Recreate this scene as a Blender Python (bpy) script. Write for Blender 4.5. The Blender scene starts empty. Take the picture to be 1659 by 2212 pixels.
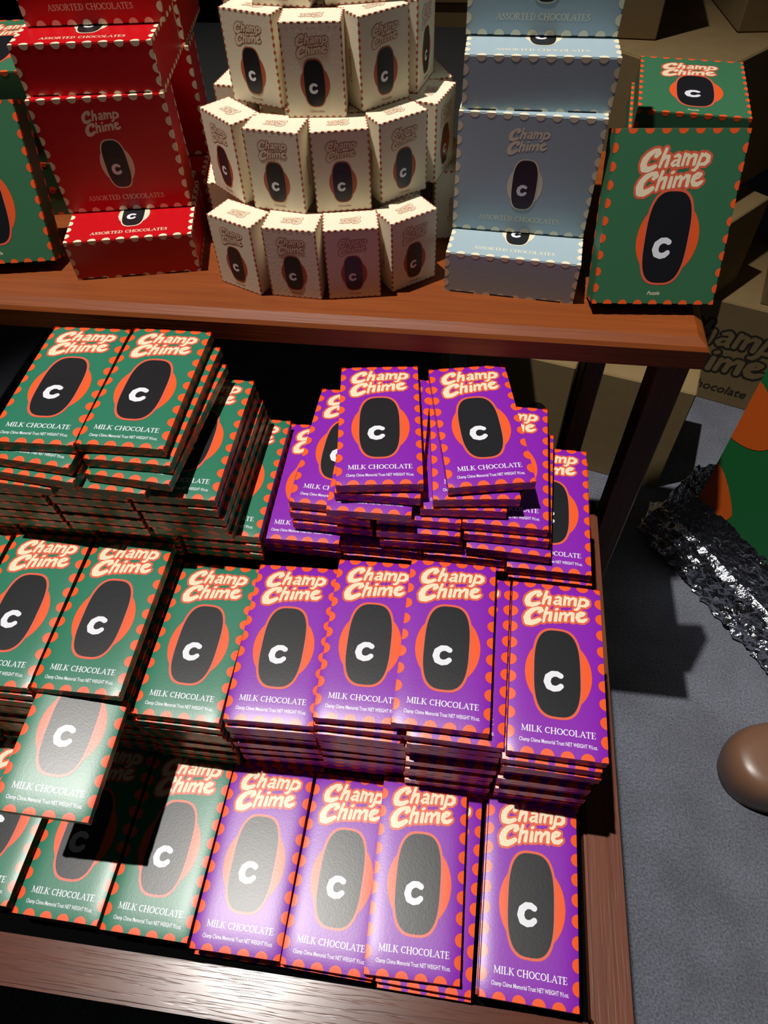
import bpy, bmesh, math, random
import numpy as np
from mathutils import Vector, Matrix
from mathutils.geometry import delaunay_2d_cdt
random.seed(7)
C = bpy.context.scene.collection
sc = bpy.context.scene
R = math.radians
EYE = 1.30                       # camera height above the floor; all heights below are written relative to the eye
# ------------------------------------------------------------------ camera
cam_d = bpy.data.cameras.new('camera'); cam = bpy.data.objects.new('camera', cam_d); C.objects.link(cam)
cam_d.sensor_fit = 'HORIZONTAL'; cam_d.sensor_width = 36; cam_d.lens = 1500 / 1659 * 36
cam_d.clip_start = 0.02
_r = Vector((0.9914352, 0.12823142, -0.02475776)); _u = Vector((-0.08636218, 0.7859277, 0.61225748)); _f = Vector((-0.09796845, 0.60487549, -0.79027073))
cam.matrix_world = Matrix(((_r.x, _u.x, -_f.x, 0), (_r.y, _u.y, -_f.y, 0), (_r.z, _u.z, -_f.z, EYE), (0, 0, 0, 1)))
sc.camera = cam
# ------------------------------------------------------------------ world, lamps, exposure
wd = bpy.data.worlds.new('world'); sc.world = wd; wd.use_nodes = True
wd.node_tree.nodes['Background'].inputs[0].default_value = (0.75, 0.85, 1.0, 1)
wd.node_tree.nodes['Background'].inputs[1].default_value = 0.016
sp = bpy.data.lights.new('track_spotlight', 'SPOT'); spo = bpy.data.objects.new('track_spotlight', sp); C.objects.link(spo)
sp.energy = 1120; sp.color = (1.0, 0.965, 0.91); sp.spot_size = R(37); sp.spot_blend = 1.0; sp.shadow_soft_size = 0.035
spo.location = (-1.13, 0.50, 4.26 + EYE)
spo.rotation_euler = (Vector((-0.05, 0.40, -0.7 + EYE)) - spo.location).to_track_quat('-Z', 'Y').to_euler()
fl = bpy.data.lights.new('added_fill_light', 'AREA'); flo = bpy.data.objects.new('added_fill_light', fl); C.objects.link(flo)  # added soft fill from behind the camera, lifts the front faces
fl.energy = 0.3; fl.size = 1.6; fl.color = (1.0, 0.93, 0.82); flo.location = (-0.3, -1.6, 1.5 + EYE)
flo.rotation_euler = (Vector((0.0, 0.7, -0.4 + EYE)) - flo.location).to_track_quat('-Z', 'Y').to_euler()
sc.view_settings.view_transform = 'Standard'; sc.view_settings.look = 'None'; sc.view_settings.gamma = 1
sc.view_settings.use_curve_mapping = False; sc.view_settings.exposure = 0.0

# ------------------------------------------------------------------ materials
def lin(c):
    return tuple(((v / 255) / 12.92 if v <= 10 else ((v / 255 + 0.055) / 1.055) ** 2.4) for v in c) + (1,)
def mat(name, col, rough=0.5, metal=0, spec=0.5, bump=None, coat=0, coat_rough=0.2, noise=None):
    m = bpy.data.materials.new(name); m.use_nodes = True; nt = m.node_tree; b = nt.nodes['Principled BSDF']
    col = lin(col)
    b.inputs['Base Color'].default_value = col; b.inputs['Roughness'].default_value = rough
    b.inputs['Metallic'].default_value = metal; b.inputs['Specular IOR Level'].default_value = spec
    b.inputs['Coat Weight'].default_value = coat; b.inputs['Coat Roughness'].default_value = coat_rough
    tc = nt.nodes.new('ShaderNodeTexCoord')
    if noise:
        s, amt = noise
        n = nt.nodes.new('ShaderNodeTexNoise'); n.inputs['Scale'].default_value = s; n.inputs['Detail'].default_value = 4
        mx = nt.nodes.new('ShaderNodeMix'); mx.data_type = 'RGBA'
        mx.inputs[6].default_value = tuple(v * (1 - amt) for v in col[:3]) + (1,)
        mx.inputs[7].default_value = tuple(min(1, v * (1 + amt)) for v in col[:3]) + (1,)
        nt.links.new(tc.outputs['Object'], n.inputs['Vector']); nt.links.new(n.outputs['Fac'], mx.inputs[0])
        nt.links.new(mx.outputs[2], b.inputs['Base Color'])
    if bump:
        s, st, d = bump
        n2 = nt.nodes.new('ShaderNodeTexNoise'); n2.inputs['Scale'].default_value = s; n2.inputs['Detail'].default_value = 3
        bp = nt.nodes.new('ShaderNodeBump'); bp.inputs['Strength'].default_value = st; bp.inputs['Distance'].default_value = d
        nt.links.new(tc.outputs['Object'], n2.inputs['Vector']); nt.links.new(n2.outputs['Fac'], bp.inputs['Height'])
        nt.links.new(bp.outputs['Normal'], b.inputs['Normal'])
    return m
BP = (520, 0.14, 0.0003)         # fine tooth of the coated card
def ink(name, col): return mat(name, col, rough=0.35, spec=0.5, bump=BP)
M = dict(
    green=ink('green_card', (42, 118, 90)), purple=ink('purple_card', (134, 30, 172)), orange=ink('orange_ink', (240, 92, 40)),
    red=ink('red_card', (196, 8, 20)), blue=ink('pale_blue_card', (164, 184, 193)), black=ink('black_ink', (26, 26, 30)),
    white=ink('white_ink', (232, 232, 240)), cream=ink('cream_ink', (240, 222, 188)), halo=ink('coral_outline_ink', (222, 96, 70)),
    green2=mat('green_puzzle_card', (54, 108, 74), rough=0.5, bump=BP), dotcream=ink('cream_dot_ink', (236, 226, 196)),
    ivory=mat('ivory_card', (240, 228, 200), rough=0.55, bump=(500, 0.3, 0.0003)),
    rust=mat('rust_ink', (186, 88, 56), rough=0.55), rustline=mat('rust_outline_ink', (176, 112, 84), rough=0.55),
    ivoryfill=mat('pale_letter_ink', (232, 216, 186), rough=0.55), slotshade=mat('slot_shade_dark', (6, 6, 8), rough=0.8),
    kraft=mat('kraft_cardboard', (142, 118, 78), rough=0.9, noise=(30, 0.12), bump=(300, 0.2, 0.0005)),
    kraftedge=mat('kraft_edge', (196, 172, 128), rough=0.9), tape=mat('packing_tape', (150, 124, 84), rough=0.35),
    kraftink=mat('brown_black_ink', (44, 34, 26), rough=0.8),
    foil=mat('crumpled_foil', (215, 218, 228), rough=0.2, metal=1, bump=(90, 0.9, 0.006)),
    bigg=mat('giant_wrapper_green', (28, 112, 58), rough=0.6, bump=(200, 0.2, 0.0008)), bigo=mat('giant_wrapper_orange', (226, 98, 22), rough=0.6),
    bigc=mat('giant_wrapper_cream', (226, 220, 190), rough=0.6), torn=mat('torn_paper_edge', (225, 225, 220), rough=0.9),
    brown=mat('brown_leather', (122, 88, 68), rough=0.34, noise=(12, 0.06), bump=(700, 0.15, 0.0004)),
    metal=mat('dark_metal', (60, 60, 62), rough=0.35, metal=1),
    wallm=mat('black_wall', (16, 16, 18), rough=0.9, noise=(6, 0.2)), riser=mat('black_riser', (14, 14, 15), rough=0.8),
    tray=mat('black_felt', (5, 5, 6), rough=1.0, spec=0.05, bump=(900, 0.4, 0.0006)),
)
def wood(name, dark, light, rough, axis='X', scale=1.0):
    m = bpy.data.materials.new(name); m.use_nodes = True; nt = m.node_tree; b = nt.nodes['Principled BSDF']
    tc = nt.nodes.new('ShaderNodeTexCoord'); mp = nt.nodes.new('ShaderNodeMapping')
    s = {'X': (5, 90, 90), 'Y': (90, 5, 90), 'Z': (90, 90, 5)}[axis]
    mp.inputs['Scale'].default_value = tuple(v * scale for v in s)
    n = nt.nodes.new('ShaderNodeTexNoise'); n.inputs['Scale'].default_value = 1.6; n.inputs['Detail'].default_value = 6; n.inputs['Distortion'].default_value = 0.6
    cr = nt.nodes.new('ShaderNodeValToRGB'); cr.color_ramp.elements[0].color = lin(dark); cr.color_ramp.elements[1].color = lin(light)
    cr.color_ramp.elements[0].position = 0.3; cr.color_ramp.elements[1].position = 0.7
    mp2 = nt.nodes.new('ShaderNodeMapping'); s2 = {'X': (14, 420, 420), 'Y': (420, 14, 420), 'Z': (420, 420, 14)}[axis]; mp2.inputs['Scale'].default_value = s2
    n2 = nt.nodes.new('ShaderNodeTexNoise'); n2.inputs['Scale'].default_value = 1.0; n2.inputs['Detail'].default_value = 2
    cr2 = nt.nodes.new('ShaderNodeValToRGB'); cr2.color_ramp.elements[0].position = 0.40; cr2.color_ramp.elements[1].position = 0.50
    bp = nt.nodes.new('ShaderNodeBump'); bp.inputs['Strength'].default_value = 0.2; bp.inputs['Distance'].default_value = 0.0003
    L = nt.links.new
    L(tc.outputs['Object'], mp.inputs[0]); L(mp.outputs[0], n.inputs['Vector']); L(n.outputs['Fac'], cr.inputs[0]); L(cr.outputs[0], b.inputs['Base Color'])
    L(tc.outputs['Object'], mp2.inputs[0]); L(mp2.outputs[0], n2.inputs['Vector']); L(n2.outputs['Fac'], cr2.inputs[0]); L(cr2.outputs[0], bp.inputs['Height'])
    L(bp.outputs['Normal'], b.inputs['Normal'])
    b.inputs['Roughness'].default_value = rough; b.inputs['Specular IOR Level'].default_value = 0.35
    return m
M['woodx'] = wood('red_brown_wood_long', (84, 44, 30), (98, 52, 34), 0.24, 'X')
M['woody'] = wood('red_brown_wood_deep', (96, 50, 32), (112, 60, 38), 0.42, 'Y')
M['woodz'] = wood('red_brown_wood_leg', (84, 36, 24), (110, 52, 34), 0.42, 'Z')
M['woodt'] = wood('upper_table_wood', (120, 56, 15), (138, 68, 20), 0.5, 'X', 0.8)
def carpet():
    m = bpy.data.materials.new('grey_carpet'); m.use_nodes = True; nt = m.node_tree; b = nt.nodes['Principled BSDF']; L = nt.links.new
    tc = nt.nodes.new('ShaderNodeTexCoord')
    n = nt.nodes.new('ShaderNodeTexNoise'); n.inputs['Scale'].default_value = 260; n.inputs['Detail'].default_value = 5; n.inputs['Roughness'].default_value = 0.7
    n2 = nt.nodes.new('ShaderNodeTexNoise'); n2.inputs['Scale'].default_value = 9; n2.inputs['Detail'].default_value = 4
    cr = nt.nodes.new('ShaderNodeValToRGB'); e = cr.color_ramp.elements; e[0].position = 0.34; e[1].position = 0.68
    e[0].color = lin((68, 73, 86)); e[1].color = lin((140, 144, 160))
    mx = nt.nodes.new('ShaderNodeMix'); mx.data_type = 'RGBA'; mx.blend_type = 'MULTIPLY'; mx.inputs[0].default_value = 0.7
    cr2 = nt.nodes.new('ShaderNodeValToRGB'); cr2.color_ramp.elements[0].color = (0.5, 0.5, 0.52, 1); cr2.color_ramp.elements[0].position = 0.35; cr2.color_ramp.elements[1].position = 0.65
    bp = nt.nodes.new('ShaderNodeBump'); bp.inputs['Strength'].default_value = 1.0; bp.inputs['Distance'].default_value = 0.004
    v = nt.nodes.new('ShaderNodeTexVoronoi'); v.inputs['Scale'].default_value = 110
    lt = nt.nodes.new('ShaderNodeMath'); lt.operation = 'LESS_THAN'; lt.inputs[1].default_value = 0.07
    L(tc.outputs['Object'], n.inputs['Vector']); L(tc.outputs['Object'], n2.inputs['Vector']); L(n.outputs['Fac'], cr.inputs[0]); L(n2.outputs['Fac'], cr2.inputs[0])
    L(cr.outputs[0], mx.inputs[6]); L(cr2.outputs[0], mx.inputs[7]); L(mx.outputs[2], b.inputs['Base Color'])
    L(n.outputs['Fac'], bp.inputs['Height']); L(bp.outputs['Normal'], b.inputs['Normal'])
    b.inputs['Roughness'].default_value = 0.8; b.inputs['Sheen Weight'].default_value = 0.3
    return m
M['carpet'] = carpet()

# ------------------------------------------------------------------ object helpers
def link(name, me, parent=None, mats=()):
    o = bpy.data.objects.new(name, me); C.objects.link(o)
    for m in mats: me.materials.append(m)
    if parent: o.parent = parent
    return o
def tag(o, label, cat, group=None):
    o['label'] = label; o['category'] = cat
    if group: o['group'] = group
    return o
def struct(o): o['kind'] = 'structure'; return o
def empty(name, loc, rz=0):
    o = bpy.data.objects.new(name, None); C.objects.link(o); o.location = loc; o.rotation_euler = (0, 0, rz); return o
def box_bm(bm, x0, x1, y0, y1, z0, z1, bev=0.0, seg=1):
    vs = [bm.verts.new((x, y, z)) for x in (x0, x1) for y in (y0, y1) for z in (z0, z1)]
    q = [(0, 1, 3, 2), (4, 6, 7, 5), (0, 4, 5, 1), (2, 3, 7, 6), (0, 2, 6, 4), (1, 5, 7, 3)]
    fs = [bm.faces.new([vs[i] for i in f]) for f in q]
    if bev: bmesh.ops.bevel(bm, geom=list({e for f in fs for e in f.edges}), offset=bev, segments=seg, affect='EDGES', clamp_overlap=True)
    return vs
def box(name, x0, x1, y0, y1, z0, z1, m, parent=None, bev=0.0, seg=1):
    bm = bmesh.new(); box_bm(bm, x0, x1, y0, y1, z0, z1, bev, seg); bm.normal_update()
    me = bpy.data.meshes.new(name); bm.to_mesh(me); bm.free(); return link(name, me, parent, [m])

# ------------------------------------------------------------------ lettering: strokes -> distance field -> outlines -> faces
def sdf(strokes, step, pad):
    pts = np.array([(x, y, r) for s in strokes for (x, y, r) in s])
    x0, y0 = pts[:, 0].min() - pts[:, 2].max() - pad, pts[:, 1].min() - pts[:, 2].max() - pad
    x1, y1 = pts[:, 0].max() + pts[:, 2].max() + pad, pts[:, 1].max() + pts[:, 2].max() + pad
    X, Y = np.meshgrid(np.arange(x0, x1 + step, step), np.arange(y0, y1 + step, step))
    D = np.full(X.shape, 1e9)
    for s in strokes:
        segs = list(zip(s[:-1], s[1:])) if len(s) > 1 else [(s[0], s[0])]
        for (ax, ay, ar), (bx, by, br) in segs:
            dx, dy = bx - ax, by - ay; l2 = dx * dx + dy * dy
            t = np.clip(((X - ax) * dx + (Y - ay) * dy) / l2, 0, 1) if l2 > 1e-12 else np.zeros_like(X)
            D = np.minimum(D, np.hypot(X - ax - t * dx, Y - ay - t * dy) - (ar + (br - ar) * t))
    return D, x0, y0, step
def contours(F, x0, y0, st, tol):
    F = np.where(F == 0, 1e-9, F); ny, nx = F.shape; seg = {}
    I = F < 0
    cells = np.argwhere((I[:-1, :-1] != I[1:, :-1]) | (I[:-1, :-1] != I[:-1, 1:]) | (I[:-1, :-1] != I[1:, 1:]))
    def pt(k):
        h, i, j = k
        if h: a, b = F[j, i], F[j, i + 1]; return (x0 + (i + a / (a - b)) * st, y0 + j * st)
        a, b = F[j, i], F[j + 1, i]; return (x0 + i * st, y0 + (j + a / (a - b)) * st)
    adj = {}
    for j, i in cells:
        i, j = int(i), int(j)
        c = [I[j, i], I[j, i + 1], I[j + 1, i + 1], I[j + 1, i]]
        e = [(1, i, j), (0, i + 1, j), (1, i, j + 1), (0, i, j)]
        cr = [e[k] for k in range(4) if c[k] != c[(k + 1) % 4]]
        prs = [(cr[0], cr[1])] if len(cr) == 2 else ([(e[0], e[1]), (e[2], e[3])] if c[0] else [(e[0], e[3]), (e[1], e[2])])
        for a, b in prs: adj.setdefault(a, []).append(b); adj.setdefault(b, []).append(a)
    out = []; seen = set()
    for k in adj:
        if k in seen: continue
        loop = [k]; seen.add(k); cur = k
        while True:
            nx_ = [n for n in adj[cur] if n not in seen]
            if not nx_: break
            cur = nx_[0]; seen.add(cur); loop.append(cur)
        P = np.array([pt(q) for q in loop])
        if len(P) > 5: out.append(simplify(P, tol))
    return [o for o in out if len(o) > 2]
def simplify(P, tol):
    keep = np.zeros(len(P), bool); h = len(P) // 2; keep[[0, h]] = True
    stack = [(0, h), (h, len(P))]; Q = np.vstack([P, P[:1]])
    while stack:
        a, b = stack.pop()
        if b - a < 2: continue
        d = Q[b] - Q[a]; n = np.hypot(*d); S = Q[a + 1:b]
        dist = np.hypot(*(S - Q[a]).T) if n < 1e-9 else np.abs(d[0] * (S[:, 1] - Q[a][1]) - d[1] * (S[:, 0] - Q[a][0])) / n
        k = int(dist.argmax())
        if dist[k] > tol: keep[a + 1 + k] = True; stack += [(a, a + 1 + k), (a + 1 + k, b)]
    return P[keep]
def fill(loops):
    vs, es = [], []
    for L_ in loops:
        n0 = len(vs); vs += [Vector(map(float, p)) for p in L_]; n = len(L_); es += [(n0 + i, n0 + (i + 1) % n) for i in range(n)]
    v, e, f, *_ = delaunay_2d_cdt(vs, es, [], 1, 1e-7)
    v = [(p.x, p.y) for p in v]; f = [list(q) for q in f]; V = np.array(v)
    Cn = np.array([V[q].mean(0) for q in f]); odd = np.zeros(len(f), int)
    for L_ in loops:                                      # even-odd test keeps the counters of the letters open
        A = np.asarray(L_, float); B = np.roll(A, -1, 0)
        for (ax, ay), (bx, by) in zip(A, B):
            if ay == by: continue
            c = ((ay > Cn[:, 1]) != (by > Cn[:, 1])) & (Cn[:, 0] < (bx - ax) * (Cn[:, 1] - ay) / (by - ay) + ax); odd += c
    return v, [q for q, o_ in zip(f, odd) if o_ % 2]
def shape(strokes, step, off, tol, pad=None):
    D, x0, y0, st = sdf(strokes, step, (pad or 0) + off + 4 * step)
    return fill(contours(D - off, x0, y0, st, tol))

LOGO = [
 [(465,335,48),(512,285,48),(490,240,46),(420,250,46),(330,315,56),(265,400,64),(245,490,66),(268,555,72),(340,572,58),(420,545,50),(478,512,42)],
 [(640,215,38),(600,350,38),(560,520,36)], [(608,400,30),(660,345,36),(705,340,38),(700,400,38),(680,510,40)],
 [(820,345,30),(880,318,38),(915,345,36),(905,420,36),(900,500,32),(925,505,24)], [(890,402,22),(820,420,30),(785,470,36),(808,502,32),(858,490,26),(893,450,24)],
 [(1010,300,34),(985,490,34)], [(1010,360,24),(1060,312,32),(1095,330,34),(1075,480,34)], [(1110,370,24),(1165,312,34),(1215,330,40),(1200,480,38)],
 [(1320,300,34),(1290,420,34),(1270,530,38),(1232,580,34),(1190,580,28)], [(1310,340,26),(1385,308,40),(1452,350,46),(1450,420,46),(1400,470,42),(1320,480,32)],
 [(485,725,44),(535,685,46),(520,636,44),(440,645,46),(340,700,58),(265,790,64),(240,885,76),(262,975,82),(330,990,66),(420,950,58),(490,900,50)],
 [(640,605,36),(600,750,36),(570,935,32)], [(608,770,28),(660,725,34),(720,712,38),(710,780,38),(692,890,44)],
 [(845,612,34),(822,628,34)], [(825,710,38),(805,880,42)],
 [(915,700,34),(890,870,36)], [(930,740,24),(985,688,34),(1020,710,36),(1000,855,38)], [(1040,750,26),(1100,672,36),(1150,685,44),(1140,850,42)],
 [(1270,738,28),(1350,700,28),(1372,652,38),(1312,640,38),(1250,690,42),(1235,770,46),(1270,825,52),(1340,830,48),(1398,792,40),(1424,770,26)],
]
LOGO = [[((x - 160) / 1340.0, -(y - 150) / 1340.0, r / 1340.0) for x, y, r in s] for s in LOGO]      # width 1, y down to about -0.68
LG_FILL = shape(LOGO, 0.005, -0.0045, 0.0012, pad=0.01)
LG_OUT = shape(LOGO, 0.006, 0.027, 0.0015)
LG_THIN = shape(LOGO, 0.005, 0.016, 0.0014)
def arc(cx, cy, rx, ry, a0, a1, r0, r1, n=9):
    out = []
    for i in range(n):
        t = i / (n - 1); a = R(a0 + (a1 - a0) * t); w = abs(math.cos(a))
        out.append((cx + rx * math.cos(a), cy + ry * math.sin(a), r1 + (r0 - r1) * w))
    return out
tk, th = 0.085, 0.042
def sf(x, y, w=0.12): return [(x - w, y, 0.03), (x + w, y, 0.03)]
GL = {
 'M': (1.12, [[(.14, .03, th), (.17, .97, th)], [(.17, .95, tk), (.55, .06, .05)], [(.55, .06, .05), (.93, .95, th)], [(.93, .96, tk), (.97, .03, tk)], sf(.14, .03), sf(.97, .03, .14), sf(.12, .97, .08), sf(.99, .97, .08)]),
 'I': (.46, [[(.23, .03, tk), (.23, .97, tk)], sf(.23, .03, .16), sf(.23, .97, .16)]),
 'L': (.78, [[(.2, .03, tk), (.2, .97, tk)], sf(.2, .97, .15), [(.06, .03, .03), (.66, .03, .035)], [(.68, .05, .04), (.72, .28, .03)]]),
 'K': (.92, [[(.2, .03, tk), (.2, .97, tk)], sf(.2, .03, .15), sf(.2, .97, .15), [(.26, .48, .04), (.7, .95, .04)], [(.36, .56, .06), (.76, .05, tk)], sf(.74, .97), sf(.8, .03, .12)]),
 'C': (.86, [arc(.46, .5, .36, .45, 48, 312, tk, th, 13), [(.72, .78, .03), (.74, .95, .03)]]),
 'H': (1.02, [[(.2, .03, tk), (.2, .97, tk)], [(.8, .03, tk), (.8, .97, tk)], [(.2, .5, th), (.8, .5, th)], sf(.2, .03, .15), sf(.2, .97, .15), sf(.8, .03, .15), sf(.8, .97, .15)]),
 'O': (.98, [arc(.48, .5, .39, .46, 0, 360, tk, th, 21)]),
 'A': (.92, [[(.12, .03, th), (.45, .95, th)], [(.45, .97, .06), (.78, .03, tk)], [(.22, .34, .035), (.66, .34, .035)], sf(.12, .03, .11), sf(.79, .03, .14)]),
 'T': (.82, [[(.4, .03, tk), (.4, .95, tk)], [(.06, .96, .04), (.74, .96, .04)], [(.05, .96, .035), (.04, .74, .025)], [(.75, .96, .035), (.76, .74, .025)], sf(.4, .03, .15)]),
 'E': (.78, [[(.2, .03, tk), (.2, .97, tk)], [(.06, .97, .035), (.64, .97, .035)], [(.2, .51, .035), (.52, .51, .035)], [(.06, .03, .035), (.68, .03, .035)], [(.65, .96, .03), (.65, .8, .03)], [(.69, .03, .03), (.72, .24, .03)], [(.52, .42, .025), (.52, .6, .025)]]),
 'S': (.66, [[(.54, .92, .03), (.52, .74, .03)], [(.53, .82, .035), (.4, .94, .045), (.22, .92, .06), (.12, .78, .08), (.2, .62, tk), (.42, .46, tk), (.52, .3, .08), (.46, .12, .065), (.28, .04, .045), (.1, .16, .035)], [(.08, .06, .03), (.08, .26, .03)]]),
 'R': (.9, [[(.2, .03, tk), (.2, .97, tk)], sf(.2, .03, .15), [(.06, .97, .03), (.4, .96, .04), (.56, .9, .06), (.62, .74, tk), (.54, .57, .06), (.4, .51, .04), (.2, .51, .035)], [(.44, .5, .06), (.72, .06, tk)], sf(.78, .03, .08)]),
 'D': (.96, [[(.2, .03, tk), (.2, .97, tk)], [(.06, .97, .03), (.42, .96, .04), (.66, .86, .06), (.8, .5, tk), (.66, .14, .06), (.42, .04, .04), (.06, .03, .03)]]),
 ' ': (.42, []),
}
def serif(text):
    x = 0; S = []
    for ch in text:
        w, st = GL[ch]; S += [[(x + a, b, r) for a, b, r in s] for s in st]; x += w
    v, f = shape(S, 0.02, 0.0, 0.006); return ([(a / x, b / x) for a, b in v], f)       # width 1, baseline 0
SER_MILK = serif('MILK CHOCOLATE'); SER_ASSORT = serif('ASSORTED CHOCOLATES')
def typed(text, shear=0.0):
    cu = bpy.data.curves.new('t', 'FONT'); cu.body = text; cu.shear = shear; cu.offset = 0.012; cu.resolution_u = 2
    o = bpy.data.objects.new('t', cu); C.objects.link(o); dg = bpy.context.evaluated_depsgraph_get(); dg.update()
    me = bpy.data.meshes.new_from_object(o.evaluated_get(dg))
    v = [(p.co.x, p.co.y) for p in me.vertices]; f = [list(p.vertices) for p in me.polygons]
    bpy.data.objects.remove(o); bpy.data.curves.remove(cu); bpy.data.meshes.remove(me)
    a = min(p[0] for p in v); b = max(p[0] for p in v); s = 1 / (b - a)
    return ([((p[0] - a) * s, p[1] * s) for p in v], f)
TY_SMALL = typed('Champ Chime Memorial Trust NET WEIGHT 9\u00bdoz.'); TY_PUZZLE = typed('Puzzle', 0.3); TY_CHOC = typed('Chocolate', 0.2)
CHEST_C = shape([[(6.4, 5.6, 2.5), (3.4, 7.2, 2.6), (-0.6, 6.9, 2.7), (-4.3, 3.8, 2.9), (-5.3, -1.0, 3.0), (-3.6, -5.4, 2.9), (0.4, -7.0, 2.7), (4.2, -6.2, 2.6), (6.6, -4.0, 2.4)]], 0.25, 0, 0.05)
def ell(cx, cy, rx, ry, n=40): return ([(cx + rx * math.cos(2 * math.pi * i / n), cy + ry * math.sin(2 * math.pi * i / n)) for i in range(n)], [list(range(n))])
def sell(cx, cy, rx, ry, n=64, e=3.0):
    P = []
    for i in range(n):
        c, s_ = math.cos(2 * math.pi * i / n), math.sin(2 * math.pi * i / n)
        P.append((cx + rx * math.copysign(abs(c) ** (2 / e), c), cy + ry * math.copysign(abs(s_) ** (2 / e), s_)))
    return (P, [list(range(n))])
def put(g, sx, ox, oy, sy=None, rot=0):
    sy = sx if sy is None else sy; c, s = math.cos(rot), math.sin(rot)
    return ([(x * sx * c - y * sy * s + ox, x * sx * s + y * sy * c + oy) for x, y in g[0]], g[1])

# ------------------------------------------------------------------ printing onto carton faces
class Face:                                   # a carton face: origin (lower left), u, v, normal; sizes in mm
    def __init__(s, o, u, v, w, h, puff=None):
        s.o, s.u, s.v, s.w, s.h, s.puff = Vector(o), Vector(u), Vector(v), w, h, puff; s.n = s.u.cross(s.v)
    def at(s, x, y, lv):
        z = lv * 0.00009 + (s.puff(x, y) if s.puff else 0)
        return s.o + s.u * (x / 1000) + s.v * (y / 1000) + s.n * z
def clip(poly, x0, x1, y0, y1):
    for ax, lim, sg in ((0, x0, 1), (0, x1, -1), (1, y0, 1), (1, y1, -1)):
        out = []
        for i in range(len(poly)):
            a, b = poly[i - 1], poly[i]; da, db = (a[ax] - lim) * sg, (b[ax] - lim) * sg
            if da >= 0: out.append(a)
            if (da >= 0) != (db >= 0):
                t = da / (da - db); out.append((a[0] + (b[0] - a[0]) * t, a[1] + (b[1] - a[1]) * t))
        poly = out
        if not poly: return []
    return poly
def print_mesh(name, items, puffgrid=None, nrm=None):
    """items: (face, geometry, material, level); returns a mesh of thin ink laid on the faces"""
    mats, vv, ff, mi, nn = [], [], [], [], []
    for fc, g, m, lv in items:
        if m not in mats: mats.append(m)
        k = mats.index(m)
        bm = bmesh.new(); bv = [bm.verts.new((x, y, 0)) for x, y in g[0]]
        for f in [q for q in g[1] if len(q) > 2]:
            try: bm.faces.new([bv[i] for i in f])
            except ValueError: pass
        if fc.puff:
            xs, ys = puffgrid
            X = [p[0] for p in g[0]]; Y = [p[1] for p in g[0]]
            for c in xs:
                if min(X) < c < max(X): bmesh.ops.bisect_plane(bm, geom=bm.verts[:] + bm.edges[:] + bm.faces[:], plane_co=(c, 0, 0), plane_no=(1, 0, 0))
            for c in ys:
                if min(Y) < c < max(Y): bmesh.ops.bisect_plane(bm, geom=bm.verts[:] + bm.edges[:] + bm.faces[:], plane_co=(0, c, 0), plane_no=(0, 1, 0))
        bm.normal_update()
        n0 = len(vv); bm.verts.index_update()
        for v in bm.verts:
            vv.append(fc.at(v.co.x, v.co.y, lv)); nn.append(nrm(v.co.x, v.co.y) if (fc.puff and nrm) else fc.n)
        for f in bm.faces:
            ids = [v.index + n0 for v in f.verts]
            if f.normal.z < 0: ids.reverse()
            ff.append(ids); mi.append(k)
        bm.free()
    me = bpy.data.meshes.new(name); me.from_pydata(vv, [], ff); me.polygons.foreach_set('material_index', mi)
    for m in mats: me.materials.append(m)
    if nrm: me.polygons.foreach_set('use_smooth', [True] * len(ff)); me.normals_split_custom_set_from_vertices(nn)
    me.update(); return me
def edge_dots(fc, sp_, r, m, ns, lv=1, rin=None, n=18):
    """half dots along the four edges of a face, whole dots being folded over the carton's edges; ns = (count along w, count along h)"""
    out = []; nu, nv = ns; cs = set()
    for i in range(nu + 1):
        for y in (0, fc.h): cs.add((round(fc.w * i / nu, 3), y))
    for j in range(1, nv):
        for x in (0, fc.w): cs.add((x, round(fc.h * j / nv, 3)))
    for cx, cy in sorted(cs):
        rr_ = rin or r
        P = clip([(cx + r * math.cos(2 * math.pi * k / n), cy + rr_ * math.sin(2 * math.pi * k / n)) for k in range(n)], 0, fc.w, 0, fc.h)
        if len(P) > 2: out.append((fc, (P, [list(range(len(P)))]), m, lv))
    return out
def mascot_badge(fc, cx, cy, k, ring, lv=1, dx=0):      # round of colour, plain dark oval, and the letter C (sizes in bar millimetres times k)
    return [(fc, ell(cx, cy - 1 * k, 29 * k, 35 * k, 56), ring, lv), (fc, sell(cx - 1 * k, cy, 22.2 * k, 43.2 * k), M['halo'] if ring is M['orange'] else ring, lv + 1),
            (fc, sell(cx - 1 * k, cy, 20 * k, 41 * k), M['black'], lv + 2), (fc, put(CHEST_C, k, cx - 4.5 * k, cy - 9 * k), M['white'], lv + 3)]
def logo_items(fc, x, top, w, fillm, outm, lv=1, thin=False, rot=0):
    return [(fc, put(LG_THIN if thin else LG_OUT, w, x, top, rot=rot), outm, lv), (fc, put(LG_FILL, w, x, top, rot=rot), fillm, lv + 1)]

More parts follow.
